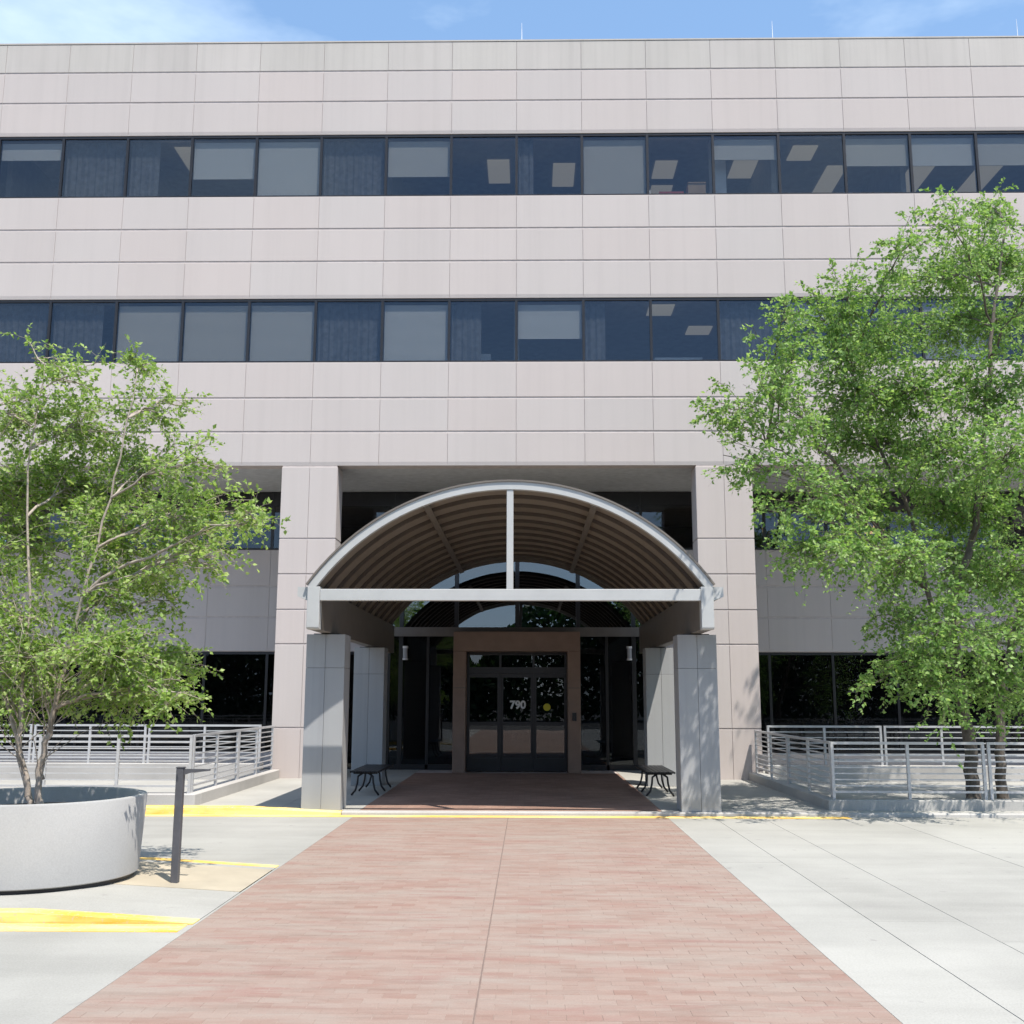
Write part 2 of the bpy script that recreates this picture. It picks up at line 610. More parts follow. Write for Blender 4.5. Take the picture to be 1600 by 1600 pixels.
cache = {}
fv, ff = [], []
nb = 0
y = -17.12
rows = []
r_i = 0
yy = -17.12
order = []
while yy < KY - bw:
    order.append((yy, r_i))
    yy += bw
    r_i += 1
yy, r_i = -17.12 - bw, -1
while yy > -26:
    order.append((yy, r_i))
    yy -= bw
    r_i -= 1
for yy, r_i in order:
    for side in (-1, 1):
        lo, hi = (-2.336, -0.036) if side < 0 else (-0.024, 2.336)
        x = lo
        first = bl * (0.5 if r_i % 2 else 1.0)
        while x < hi - 0.02:
            w = min(first, hi - x)
            first = bl
            if hi - x - w < 0.05:
                w = hi - x
            w = round(w, 4)
            cx, cy, cz = x + w / 2, yy + bw / 2, random.uniform(-0.0012, 0.0012)
            x += w
            if w not in cache:
                v, f = brick_mesh(w)
                me = bpy.data.meshes.new('brick')
                me.from_pydata(v, [], f)
                me.materials.append(M['brick'])
                cache[w] = (me, v, f)
            me, v, f = cache[w]
            if r_i >= 0 and nb < 300:
                nb += 1
                link('brick', me, walk, (cx, cy, cz))
            else:
                s0 = len(fv)
                fv += [(a + cx, b + cy, c + cz) for a, b, c in v]
                ff += [tuple(s0 + k for k in q) for q in f]
me = bpy.data.meshes.new('brick_field')
me.from_pydata(fv, [], ff)
me.materials.append(M['brick'])
tag(link('brick_field', me, walk), kind='stuff')

MB().box(-0.035, -0.025, -30, KY, -0.02, -0.0010).build('seam', M['seam'], walk)
# sidewalk with kerb
side = MB().box(-30, 30, KY + 0.16, 30, -0.049, SW - 0.008).build('sidewalk', M['joint'])
tag(side, kind='structure')


def pave(x0, x1, y0, y1, m='sidewalk', z=SW):
    j = 0.003
    MB().box(x0 + j, x1 - j, y0 + j, y1 - j, z - 0.06, z).build('paving_slab', M[m], side)


pave(-2.30, 2.30, KY + 0.16, 1.72, 'entry_brick')
for s in (-1, 1):
    for a, b in ((KY + 0.16, -4.6), (-4.6, -2.6), (-2.6, -0.6), (-0.6, 1.3), (1.3, 2.9)):
        for x0, x1 in ((2.30, 3.6), (3.6, 5.0)):
            pave(min(s * x0, s * x1), max(s * x0, s * x1), a, b)
    for a, b in ((KY + 0.16, -5.4), (-5.4, -2.6), (-2.6, 0.2), (0.2, 2.9)):
        for x0, x1 in ((5.0, 8.0), (8.0, 11.0), (11.0, 14.0), (14.0, 17.5)):
            pave(min(s * x0, s * x1), max(s * x0, s * x1), a, b)
kp = [(KY, -0.045), (KY + 0.16, -0.045), (KY + 0.16, SW), (KY + 0.03, SW), (KY + 0.008, SW - 0.02)]
kerb = MB().prism(kp, 'x', -2.55, 17).build('kerb', M['kerb'])
tag(kerb, kind='structure')
v = [(x, yy, zz) for x, up_ in ((-2.56, 0.0), (-4.1, 0.065), (-17, 0.065)) for yy, zz in
     ((KY - 0.01, -0.045), (KY + 0.158, -0.045), (KY + 0.158, SW + up_), (KY + 0.03, SW + up_), (KY - 0.002, SW + up_ - 0.025))]
mb = MB()
mb.v = v
mb.f = [(a + k, a + (k + 1) % 5, a + 5 + (k + 1) % 5, a + 5 + k) for a in (0, 5) for k in range(5)] + [(0, 1, 2, 3, 4), (10, 11, 12, 13, 14)]
mb.build('painted_kerb', M['yellow'], kerb)
MB().box(-16, 5.05, KY - 0.27, KY - 0.014, -0.002, 0.004).build('yellow_line', M['yellow'], kerb)

# traffic island on the left, ramping down to the walkway
IZ = 0.08


def ramp_strip(name, m, y0, y1, lift=0.0, parent=None, bottom=-0.045):
    xs = [-2.363, -3.7, -16]
    zs = [0.006, IZ, IZ]
    v, f = [], []
    for x, z in zip(xs, zs):
        v += [(x, y0, bottom), (x, y1, bottom), (x, y1, z + lift), (x, y0, z + lift)]
    for i in range(2):
        a, b = 4 * i, 4 * i + 4
        for k in range(4):
            f.append((a + k, a + (k + 1) % 4, b + (k + 1) % 4, b + k))
    f += [(0, 1, 2, 3), (8, 9, 10, 11)]
    mb = MB()
    mb.v, mb.f = v, f
    return mb.build(name, m, parent)


isl = ramp_strip('traffic_island', M['slab'], -13.98, -11.40)
tag(isl, kind='structure')
ramp_strip('island_paving', M['island_top'], -12.8, -11.55, 0.004, isl, 0.0)
ramp_strip('painted_kerb', M['yellow'], -14.16, -13.982, 0.001, isl)
ramp_strip('painted_kerb', M['yellow'], -11.398, -11.25, 0.001, isl)
MB().box(-16, -2.4, -14.44, -14.17, -0.04, 0.003).build('yellow_gutter', M['yellow'], isl)

# ------------------------------------------------------------------ the office building
bld = empty('office_building', (0, 0, 0))
tag(bld, 'four storey office building of pinkish concrete panels with dark ribbon windows', 'building')
NI = 10                                                      # modules either side of the centre line
XE = NI * P
pc = {}


def panel(parent, x0, x1, z0, z1, yf, m='panel', t=0.014, chamf=0.0, gx=0.005, gz=0.022, axis='x', face=-1):
    """one cladding panel; the front face lies at yf"""
    w, h = round(x1 - x0, 4), round(z1 - z0, 4)
    key = (w, h, m, t, chamf, gx, gz, axis, face)
    if key not in pc:
        b = 0.006
        zl, zh = gz, h - gz
        d = face
        prof = [(0, zl + chamf + b), (0, zh - b), (-d * b, zh), (-d * t, zh), (-d * t, zl)]
        prof += [(-d * (0.012 if chamf else b), zl)]
        pts = prof
        mb = MB()
        if axis == 'x':
            mb.prism(pts, 'x', gx, w - gx)
        else:
            mb.prism(pts, 'y', gx, w - gx)
        pc[key] = mb.mesh('panel', M[m])
    o = link('panel', pc[key], parent, (x0, yf, z0) if axis == 'x' else (yf, x0, z0))
    return o


spandrels = [[6.78, 7.567, 8.347, 9.196], [10.68, 11.587, 12.382, 13.202], [14.725, 15.579, 16.361, 17.127]]
for k, zs in enumerate(spandrels):
    wall = MB().box(-XE, XE, 0.0125, 0.35, zs[0] + 0.022, zs[3] - 0.012).build('spandrel_wall', M['joint'], bld)
    for r in range(3):
        for i in range(-NI, NI):
            top = (k == 2 and r == 2)
            panel(wall, i * P, (i + 1) * P, zs[r], zs[r + 1], 0.0, 'coping' if top else 'panel', chamf=0.075 if r == 0 else 0.0)
MB().box(-XE, XE, -0.01, 0.36, 17.116, 17.15).build('roof_coping', M['coping'], bld)
MB().box(-XE, XE, 0.36, 22, 16.6, 16.8).build('roof', M['soffit'], bld)
for s in (-1, 1):
    MB().box(min(s * XE, s * (XE + .3)), max(s * XE, s * (XE + .3)), 0.0, 22, 6.78, 17.1).build('end_wall', M['panel'], bld)
MB().box(-XE, XE, 21.7, 22, 0, 16.6).build('rear_wall', M['panel'], bld)
MB().box(-XE, XE, 0.35, 3.2, 6.80, 6.95).build('soffit', M['soffit'], bld)
for x, y0 in ((0.12, 0.3), (6.14, 0.3), (11.98, 0.3), (-6.2, 4.0)):
    MB().tube([(x, y0, 17.1), (x, y0, 17.55), (x, y0, 17.80)], [0.010, 0.007, 0.003], 6).build('lightning_rod', M['white'], bld)

# offices behind the ribbon windows
floors = [(9.1, 10.95), (13.1, 14.95)]
rooms = []
for fz, cz in floors:
    o = MB().box(-XE, XE, 6.5, 6.6, fz, cz).build('interior', M['room'], bld)
    MB().box(-XE, XE, 0.36, 6.5, cz, cz + 0.1).build('ceiling', M['ceiling'], o)
    MB().box(-XE, XE, 0.36, 6.5, fz - 0.35, fz - 0.25).build('office_floor', M['carpet'], o)
    for i in range(-8, 9, 2):
        if R() < 0.75:
            MB().box(i * P - 0.06, i * P + 0.06, 0.6, 6.45, fz - 0.2, cz - 0.01).build('partition', M['room'], o)
    rooms.append(o)


def ceiling_light(room, x0, x1, y0, y1, z):
    MB().box(x0, x1, y0, y1, z - 0.03, z - 0.005).build('ceiling_light', M['lamp'], room)


for x0, x1, y0, y1 in ((-8.35, -7.75, 0.9, 2.1), (-0.75, -0.2, 1.6, 2.8), (0.9, 1.45, 1.8, 3.0), (3.45, 4.0, 1.7, 2.6), (3.5, 4.05, 3.0, 4.2),
                       (5.4, 6.0, 0.9, 2.6), (6.7, 7.3, 1.0, 1.7), (7.8, 8.3, 2.0, 4.2), (9.9, 10.5, 1.6, 4.6), (11.6, 12.2, 1.2, 3.5)):
    ceiling_light(rooms[1], x0, x1, y0, y1, 14.95)
for x0, x1, y0, y1 in ((3.15, 3.75, 1.1, 1.8), (4.3, 4.9, 2.6, 3.2), (8.0, 8.6, 1.6, 2.8), (-9.6, -9.0, 2.0, 3.2)):
    ceiling_light(rooms[0], x0, x1, y0, y1, 10.95)
MB().box(4.62, 4.95, 0.5, 0.9, 13.0, 14.94).build('interior_pillar', M['white'], rooms[1])
for x0, x1, z0, z1 in ((0.9, 1.5, 9.0, 9.42), (3.2, 4.3, 9.0, 9.50), (4.9, 5.9, 9.0, 9.38), (-1.2, -0.6, 9.0, 9.6)):
    MB().box(x0, x1, 0.7, 1.1, z0, z1).build('cabinet', M['white'], rooms[0])

wcache = {}


def ribbon_window(parent, x0, z0, z1, w=P, yg=0.055, blind=0.0, gl='glass', fw=0.028, head=0.05, sill=0.035, pane_only=False):
    h = round(z1 - z0, 4)
    key = (w, h, yg, gl, fw)
    if key not in wcache:
        e = 0.0008
        mb = MB()
        mb.box(e, fw, yg - 0.03, yg + 0.09, 0, h)
        mb.box(w - fw, w - e, yg - 0.03, yg + 0.09, 0, h)
        mb.box(fw, w - fw, yg - 0.028, yg + 0.085, h - head, h)
        mb.box(fw, w - fw, yg - 0.028, yg + 0.085, 0, sill)
        fr = mb.mesh('window', M['frame'])
        pn = MB().box(fw, w - fw, yg, yg + 0.006, sill, h - head).mesh('pane', M[gl])
        wcache[key] = (fr, pn)
    fr, pn = wcache[key]
    o = link('window', fr, parent, (x0, 0, z0))
    link('pane', pn, o)
    if blind > 0:
        hb = (h - 0.07) * blind
        MB().box(fw + 0.015, w - fw - 0.015, yg + 0.06, yg + 0.075, h - 0.045 - hb, h - 0.10 * (blind > 0.3) - 0.02).build('blind', M['blind'], o)
    if blind < 0:                                          # dark drape hanging in soft folds
        x, zc, mb = fw + 0.02, h - 0.06, MB()
        k, pts = 0, []
        while x < w - fw - 0.03:
            pts.append((x, yg + 0.12 + 0.025 * (k % 2)))
            x += 0.045 + 0.03 * ((k * 7) % 3)
            k += 1
        cut = int(len(pts) * -blind)
        pts = pts[:max(3, cut)]
        s0 = len(mb.v)
        for p, q in pts:
            mb.v += [(p, q, 0.05), (p, q, zc)]
        for t in range(len(pts) - 1):
            mb.f.append((2 * t, 2 * t + 2, 2 * t + 3, 2 * t + 1))
        mb.build('drape', M['drape'], o)
    return o


up = {-8: 0.34, -5: 0.68, -4: 1, -2: 0.66, 1: 1, 3: 0.40, 5: 0.52, 6: 0.52, 7: 0.52, 8: 0.6, -9: 1, -7: -1, -6: -0.5, -3: -1, 0: -0.3}
lo = {-6: 1, -5: 1, -4: 1, -2: 1, 0: 0.62, 4: 0.4, 6: 1, 8: 0.7, -9: 0.5, -8: -1, -7: -0.8, -3: -1, -1: -0.5, 1: -0.35, 3: -1, 5: -1}
for i in range(-NI, NI):
    ribbon_window(bld, i * P, 13.195, 14.735, blind=up.get(i, 0))
    ribbon_window(bld, i * P, 9.190, 10.690, blind=lo.get(i, 0))

# recess behind the pillars
RY = 3.0
rz = [2.82, 3.66, 4.42, 5.34]
for s in (-1, 1):
    a, b = sorted((s * 3.15, s * XE))
    wl_ = MB().box(a, b, RY + 0.0125, RY + 0.3, rz[0] + 0.01, rz[3] - 0.012).build('recess_band', M['joint'], bld)
    for r in range(3):
        for i in range(2, NI):
            x0, x1 = (i * P if i > 2 else 3.15), (i + 1) * P
            x0, x1 = sorted((s * x0, s * x1))
            panel(wl_, x0, x1, rz[r], rz[r + 1], RY)
    a, b = sorted((s * 5.0, s * XE))
    wl_ = MB().box(a, b, RY + 0.0125, RY + 0.3, 0.0, 0.44).build('recess_base', M['joint'], bld)
    for i in range(3, NI):
        x0, x1 = (i * P if i > 3 else 5.0), (i + 1) * P
        x0, x1 = sorted((s * x0, s * x1))
        panel(wl_, x0, x1, SW - 0.02, 0.455, RY)
    for i in range(3, NI):
        x0, x1 = sorted((s * i * P, s * (i + 1) * P))
        if i == 3:
            x0, x1 = sorted((s * 5.0, s * 4 * P))
        ribbon_window(bld, x0, 0.46, 2.815, round(x1 - x0, 4), RY + 0.06, gl='dark_glass', fw=0.03)
    x0, x1 = sorted((s * 3.15, s * 5.0))
    ribbon_window(bld, x0, SW, 2.815, round(x1 - x0, 4), RY + 0.06, gl='dark_glass', fw=0.04)
for i in range(-NI, NI):
    ribbon_window(bld, i * P, 5.345, 6.78, P, RY + 0.06, gl='glass', fw=0.035, head=0.34)
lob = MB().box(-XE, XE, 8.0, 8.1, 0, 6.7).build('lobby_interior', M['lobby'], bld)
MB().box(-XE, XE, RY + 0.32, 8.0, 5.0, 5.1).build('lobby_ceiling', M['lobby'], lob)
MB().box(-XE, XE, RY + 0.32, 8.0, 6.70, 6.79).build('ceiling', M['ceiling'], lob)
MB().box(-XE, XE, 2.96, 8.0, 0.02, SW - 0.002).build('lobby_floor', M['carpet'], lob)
for x, y in ((-5.6, 3.9), (5.75, 4.2), (-8.3, 4.4), (9.3, 4.6)):
    MB().prism([(x + 0.26 * math.cos(t * math.pi / 6), y + 0.26 * math.sin(t * math.pi / 6)) for t in range(12)], 'z', 6.0, 6.06).tube(
        [(x, y, 6.05), (x, y, 6.7)], 0.012, 6).build('pendant_lamp', M['amber'], lob)

# entrance glazing with transom beam
EY = 2.82
eg = MB()
for x in (-3.10, -2.80, -1.47, 0.0, 1.47, 2.80, 3.10):
    w = 0.05 if abs(x) < 3 else 0.045
    if abs(x) > 1.6 or True:
        eg.box(x - w, x + w, EY - 0.06, EY + 0.08, 3.36, 5.33)
        if abs(x) > 1.3:
            eg.box(x - w, x + w, EY - 0.06, EY + 0.08, SW, 3.20)
for s in (-1, 1):
    x = s * 2.15
    eg.box(x - 0.03, x + 0.03, EY - 0.05, EY + 0.07, SW, 3.20)
    a, b = sorted((s * 1.52, s * 3.05))
    eg.box(a, b, EY - 0.05, EY + 0.07, SW, SW + 0.12)
eg.box(-3.145, 3.145, EY - 0.062, EY + 0.082, 5.33, 5.40)
ew = eg.build('entrance_glazing', M['frame'], bld)
xs = [-3.055, -2.85, -2.75, -1.52, -1.42, -0.05, 0.05, 1.42, 1.52, 2.75, 2.85, 3.055]
for a, b in zip(xs[::2], xs[1::2]):
    MB().box(a, b, EY, EY + 0.008, 3.36, 5.33).build('pane', M['lunette_glass'], ew)
for a, b in ((-3.055, -2.85), (-2.75, -2.18), (-2.12, -1.52), (1.52, 2.12), (2.18, 2.75), (2.85, 3.055)):
    MB().box(a, b, EY, EY + 0.008, SW + 0.12, 3.20).build('pane', M['dark_glass'], ew)
MB().box(-3.14, 3.14, EY - 0.16, EY + 0.02, 3.20, 3.36).box(-3.14, 3.14, EY - 0.20, EY - 0.162, 3.18, 3.40).build('transom_beam', M['brown_and_shade'], bld)
for s in (-1, 1):
    lamp = MB().tube([(s * 2.68, EY - 0.17, 2.62), (s * 2.68, EY - 0.17, 2.66)], 0.065, 12).tube(
        [(s * 2.68, EY - 0.17, 2.90), (s * 2.68, EY - 0.17, 2.95)], 0.065, 12).box(s * 2.68 - 0.02, s * 2.68 + 0.02, EY - 0.17, EY - 0.06, 2.86, 2.90).build(
        'wall_lamp', M['white'], bld)
    MB().tube([(s * 2.68, EY - 0.17, 2.66), (s * 2.68, EY - 0.17, 2.90)], 0.055, 12).build('lamp_glass', M['white_lamp'], lamp)

# brown portal with the sliding doors
PY = 1.70
pt = MB()
for s in (-1, 1):
    a, b = sorted((s * 1.17, s * 1.46))
    pt.box(a, b, PY, EY - 0.065, SW, 2.79)
pt.box(-1.46, 1.46, PY, EY - 0.205, 2.79, 3.24)
portal = pt.build('entrance_portal', M['brown'], bld, bevel=0.008)
for s in (-1, 1):
    a, b = sorted((s * 1.165, s * 1.465))
    MB().box(a, b, PY - 0.006, PY + 0.1, 1.95, 1.965).build('joint_strip', M['brown_and_shade'], portal)
MB().box(1.27, 1.36, PY - 0.04, PY - 0.001, 1.22, 1.40).build('card_reader', M['black'], portal)
DY = 2.20
dz0, dz1 = SW + 0.01, 2.78
tm = MB().box(-1.165, 1.165, DY - 0.04, DY + 0.06, 2.30, 2.44).box(-1.165, 1.165, DY - 0.04, DY + 0.06, 2.72, 2.785)
for x in (-1.14, -0.39, 0.39, 1.14):
    tm.box(x - 0.025, x + 0.025, DY - 0.038, DY + 0.055, 2.44, 2.72)
tr = tm.build('door_transom', M['frame'], bld)
for a, b in ((-1.115, -0.415), (-0.365, 0.365), (0.415, 1.115)):
    MB().box(a, b, DY, DY + 0.008, 2.44, 2.72).build('pane', M['door_glass'], tr)
doors = []
for k, (a, b) in enumerate(((-1.165, -0.39), (-0.385, 0.385), (0.39, 1.165))):
    yo = DY + (0.0 if k != 1 else 0.05)
    d = MB().box(a, a + 0.065, yo - 0.02, yo + 0.03, dz0, 2.298).box(b - 0.065, b, yo - 0.02, yo + 0.03, dz0, 2.298)
    d.box(a + 0.065, b - 0.065, yo - 0.02, yo + 0.03, dz0, dz0 + 0.30).box(a + 0.065, b - 0.065, yo - 0.02, yo + 0.03, 2.20, 2.298)
    d.box(a + 0.065, b - 0.065, yo - 0.022, yo + 0.032, 1.10, 1.18)
    o = d.build('door', M['frame'], bld)
    MB().box(a + 0.065, b - 0.065, yo, yo + 0.008, dz0 + 0.30, 1.10).build('pane', M['door_glass'], o)
    MB().box(a + 0.065, b - 0.065, yo, yo + 0.008, 1.18, 2.20).build('pane', M['door_glass'], o)
    doors.append((o, yo))


def text_mesh(name, body, size, m, parent, loc):
    cu = bpy.data.curves.new(name, 'FONT')
    cu.body = body
    cu.size = size
    cu.align_x = 'CENTER'
    cu.extrude = 0.002
    cu.offset = 0.010
    t = bpy.data.objects.new('tmp', cu)
    COL.objects.link(t)
    dg = bpy.context.evaluated_depsgraph_get()
    me = bpy.data.meshes.new_from_object(t.evaluated_get(dg))
    bpy.data.objects.remove(t)
    me.materials.clear()
    me.materials.append(m)
    o = link(name, me, parent, loc)
    o.rotation_euler = (math.pi / 2, 0, 0)
    return o


text_mesh('number_lettering', '790', 0.25, M['white'], doors[1][0], (0.02, doors[1][1] - 0.004, 1.49))
MB().prism([(0.70 + 0.085 * math.cos(t * math.pi / 10), 1.52 + 0.085 * math.sin(t * math.pi / 10)) for t in range(20)], 'y', DY - 0.008, DY - 0.003).build(
    'round_sticker', M['sticker'], doors[2][0])

# facade pillars
pz = [SW - 0.02, 1.10, 2.87, 3.61, 4.385, 5.165, 6.78]
for c in (-3, 3, -9, 9):
    X = c * P
    pil = MB().box(X - 0.6065, X + 0.6065, 0.0135, 0.66, 0.0, 6.80).build('pillar', M['joint'], bld)
    for a, b in zip(pz[:-1], pz[1:]):
        panel(pil, X - 0.62, X, a, b, 0.0, t=0.013, gz=0.014)
        panel(pil, X, X + 0.62, a, b, 0.0, t=0.013, gz=0.014)
        panel(pil, 0.015, 0.66, a, b, X - 0.62, t=0.013, gz=0.014, axis='y', face=-1)
        panel(pil, 0.015, 0.66, a, b, X + 0.62, t=0.013, gz=0.014, axis='y', face=1)
MB().box(4.03, 4.09, -0.09, -0.001, 2.86, 3.02).build('security_light', M['white'], bld)

# things on the sill of the upper floor
bx = MB().box(4.0, 4.42, 0.22, 0.55, 13.24, 13.58).box(4.0, 4.42, 0.2, 0.57, 13.581, 13.60).build('cardboard_box', M['cardboard'])
tag(bx, 'brown cardboard box on the sill behind a top floor window', 'box')
bk = MB()
for k, (a, b) in enumerate(((3.30, 3.95), (3.36, 3.93), (3.33, 3.90))):
    bk.box(a, b, 0.24, 0.50, 13.24 + k * 0.05, 13.286 + k * 0.05)
bk = bk.build('file_stack', M['red_book'])
tag(bk, 'stack of red files lying on the sill left of the cardboard box', 'files')
bt = MB().tube([(3.12, 0.36, 13.24), (3.12, 0.36, 13.36), (3.12, 0.36, 13.42), (3.12, 0.36, 13.47)], [0.05, 0.05, 0.02, 0.02], 10).build('bottle', M['white'], smooth=True)
tag(bt, 'small white bottle on the sill beside the red files', 'bottle')

# ------------------------------------------------------------------ entrance canopy
cnp = empty('entrance_canopy', (0, -3, SW))
tag(cnp, 'grey barrel vaulted entrance canopy with brown ribbed roof on square columns', 'canopy')
cnp.location = (0, 0, 0)
CF, CB = -7.35, 1.5                                          # front and back end
CZ, RO = 1.285, 3.65                                         # arch centre height and outer radius
A0 = math.asin(2.99 / RO)                                    # spring angle from the vertical


def arc(mb, r0, r1, y0, y1, a0=-A0, a1=A0, n=40):
    s = len(mb.v)
    for i in range(n + 1):
        a = a0 + (a1 - a0) * i / n
        for r, y in ((r0, y0), (r1, y0), (r1, y1), (r0, y1)):
            mb.v.append((r * math.sin(a), y, CZ + r * math.cos(a)))
    for i in range(n):
        p, q = s + 4 * i, s + 4 * i + 4
        for k in range(4):
            mb.f.append((p + k, p + (k + 1) % 4, q + (k + 1) % 4, q + k))
    mb.f.append((s, s + 1, s + 2, s + 3))
    e = s + 4 * n
    mb.f.append((e + 3, e + 2, e + 1, e))
    return mb


def arc_part(name, m, *a, **k):
    o = arc(MB(), *a, **k).build(name, M[m], cnp)
    auto_smooth(o, 30)
    return o


arc_part('front_arch', 'paint', RO - 0.115, RO, CF, CF + 0.11)
arc_part('roof_edge', 'brown_and_shade', RO + 0.002, RO + 0.03, CF - 0.02, CF + 0.05)
arc_part('rear_arch', 'brown_and_shade', RO - 0.10, RO - 0.005, CB - 0.1, CB)
nr = 11
ry = [CF + 0.112 + (CB - 0.1 - CF - 0.112) * k / nr for k in range(nr + 1)]
for k in range(nr):
    arc_part('roof_panel', 'vault', RO - 0.028, RO - 0.006, ry[k] + 0.004, ry[k + 1] - 0.004)
    if k:
        arc_part('rib', 'rib', RO - 0.085, RO - 0.030, ry[k] - 0.035, ry[k] + 0.035)
for a in (-0.365, 0.365):
    arc_part('purlin', 'brown_and_shade', RO - 0.135, RO - 0.087, CF + 0.112, CB - 0.102, a0=a - 0.014, a1=a + 0.014, n=2)
MB().box(-2.80, 2.80, CF + 0.004, CF + 0.108, 3.155, 3.325).build('front_beam', M['paint'], cnp, bevel=0.006)
MB().box(-0.05, 0.05, CF + 0.012, CF + 0.10, 3.326, CZ + RO - 0.117).build('post', M['paint'], cnp, bevel=0.004)
for s in (-1, 1):
    a, b = sorted((s * 2.802, s * 2.985))
    sb = MB().box(a + 0.004, b - 0.004, CF + 0.19, CB, 2.738, 3.356).build('side_beam', M['brown_and_shade'], cnp, bevel=0.006)  # grey beam, the shade below the roof put into its brown colour
    MB().prism([(CF - 0.002, 2.76), (CF + 0.02, 2.735), (CF + 0.188, 2.735), (CF + 0.188, 3.36), (CF - 0.002, 3.36)], 'x', a, b).build('end_cap', M['paint'], sb, bevel=0.006)  # sunlit front end of the same beam in its plain grey paint
    a, b = sorted((s * 2.986, s * 3.14))
    MB().prism([(a, 3.16 if s > 0 else 3.22), (b, 3.22 if s > 0 else 3.16), (b, 3.36), (a, 3.36)], 'y', CF + 0.05, CB).build('gutter', M['paint'], cnp)
    # columns: cap plate and four cladding panels round a core
    for y0 in (-6.32, -1.75):
        xc, d, hw = s * 2.885, 0.52, 0.30
        col = MB().box(xc - hw + 0.02, xc + hw - 0.02, y0 + 0.02, y0 + d - 0.02, SW - 0.02, 2.70).box(
            xc - 0.2, xc + 0.2, y0 + 0.05, y0 + d - 0.05, 2.70, 2.733).build('column', M['frame'], cnp)
        for za, zb in ((SW, 2.20), (2.20, 2.72)):
            for xa, xb in ((xc - hw, xc - 0.002), (xc + 0.002, xc + hw)):
                MB().box(xa, xb, y0, y0 + d, za + 0.002, zb - 0.002).build('panel', M['column'], col, bevel=0.003)

# ------------------------------------------------------------------ benches
def bench(x, y0, y1, label):
    o = empty('bench', (x, (y0 + y1) / 2, SW))
    tag(o, label, 'bench', 'benches under the canopy')
    L2, w = (y1 - y0) / 2, 0.23
    for k in range(6):
        a = -w + k * (2 * w / 6) + 0.006
        MB().box(a, a + 2 * w / 6 - 0.012, -L2, L2, 0.40, 0.425).build('slat', M['black'], o, bevel=0.004)
    for yy in (-L2 + 0.12, 0.0, L2 - 0.12):
        for s in (-1, 1):
            pts = [(s * 0.05, yy, 0.385), (s * 0.13, yy, 0.33), (s * 0.14, yy, 0.22), (s * 0.17, yy, 0.10), (s * 0.24, yy, 0.012)]
            MB().tube(pts, 0.018, 6).build('leg', M['black'], o, smooth=True)
        MB().box(-w + 0.02, w - 0.02, yy - 0.02, yy + 0.02, 0.372, 0.3985).build('crossbar', M['black'], o)
    for s in (-1, 1):
        MB().tube([(s * (w + 0.012), -L2, 0.412), (s * (w + 0.012), L2, 0.412)], 0.018, 8).build('edge_tube', M['black'], o)
    return o


bench(-2.58, -4.0, -2.1, 'black metal backless bench behind the left canopy column')
bench(2.56, -4.0, -2.1, 'black metal backless bench behind the right canopy column')

# ------------------------------------------------------------------ low walls and railings
def low_wall(name, boxes, label):
    mb = MB()
    for b in boxes:
        mb.box(*b)
    o = mb.build(name, M['kerb'], bevel=0.012)
    tag(o, label, 'low wall')
    return o


KT = 0.24
low_wall('low_wall', [(-16, -4.98, -5.78, -5.45, 0.0, KT), ], 'pale low concrete kerb wall under the front railing left of the entrance')
low_wall('low_wall', [(4.88, 16, -6.02, -5.70, 0.0, KT - 0.03)], 'stained low concrete kerb wall under the front railing right of the entrance')
low_wall('low_wall', [(-5.28, -4.98, -5.448, -0.02, 0.0, KT)], 'low concrete kerb wall running from the left pillar towards the driveway')
low_wall('low_wall', [(4.88, 5.18, -5.698, -0.02, 0.0, KT - 0.03)], 'low concrete kerb wall running from the right pillar towards the driveway')
low_wall('low_wall', [(-16, -5.30, -0.42, -0.12, 0.0, 0.38)], 'low concrete wall beside the left pillar carrying the rear railing')
low_wall('low_wall', [(5.20, 16, -0.42, -0.12, 0.0, 0.38)], 'low concrete wall beside the right pillar carrying the rear railing')

rc = {}


def railing(p0, p1, z0, ztop, n_panels, label, nbar=7, pw=None):
    """flat bar railing of separate framed panels between two points"""
    p0, p1 = Vector((*p0, z0)), Vector((*p1, z0))
    d = (p1 - p0)
    Ln = d.length
    o = empty('railing', p0)
    o.rotation_euler = (0, 0, math.atan2(d.y, d.x))
    tag(o, label, 'railing', 'galvanised bar railings beside the entrance')
    h = ztop - z0
    w = Ln / n_panels
    gap = 0.045
    key = round(h, 3)
    if ('p', key) not in rc:
        rc['p', key] = MB().box(-0.022, 0.022, -0.022, 0.022, 0, h - 0.021).mesh('post', M['rail'])
    for k in range(n_panels):
        a, b = k * w + gap, (k + 1) * w - gap
        for x in (a, (a + b) / 2, b):
            link('post', rc['p', key], o, (x, 0, 0))
        kb = ('b', round(b - a, 3))
        if kb not in rc:
            rc[kb] = MB().box(0, b - a, -0.009, 0.009, -0.010, 0.010).mesh('bar', M['rail'])
            rc[kb + ('t',)] = MB().box(-0.022, b - a + 0.022, -0.024, 0.024, -0.02, 0.02).mesh('top_rail', M['rail'])
            rc[kb + ('m',)] = MB().box(0.022, b - a - 0.022, -0.02, 0.02, -0.016, 0.016).mesh('bottom_rail', M['rail'])
        link('top_rail', rc[kb + ('t',)], o, (a, 0, h))
        link('bottom_rail', rc[kb + ('m',)], o, (a, 0, 0.11))
        for q in range(nbar):
            link('bar', rc[kb], o, (a, 0, 0.11 + (h - 0.11) * (q + 1) / (nbar + 1)))
    return o


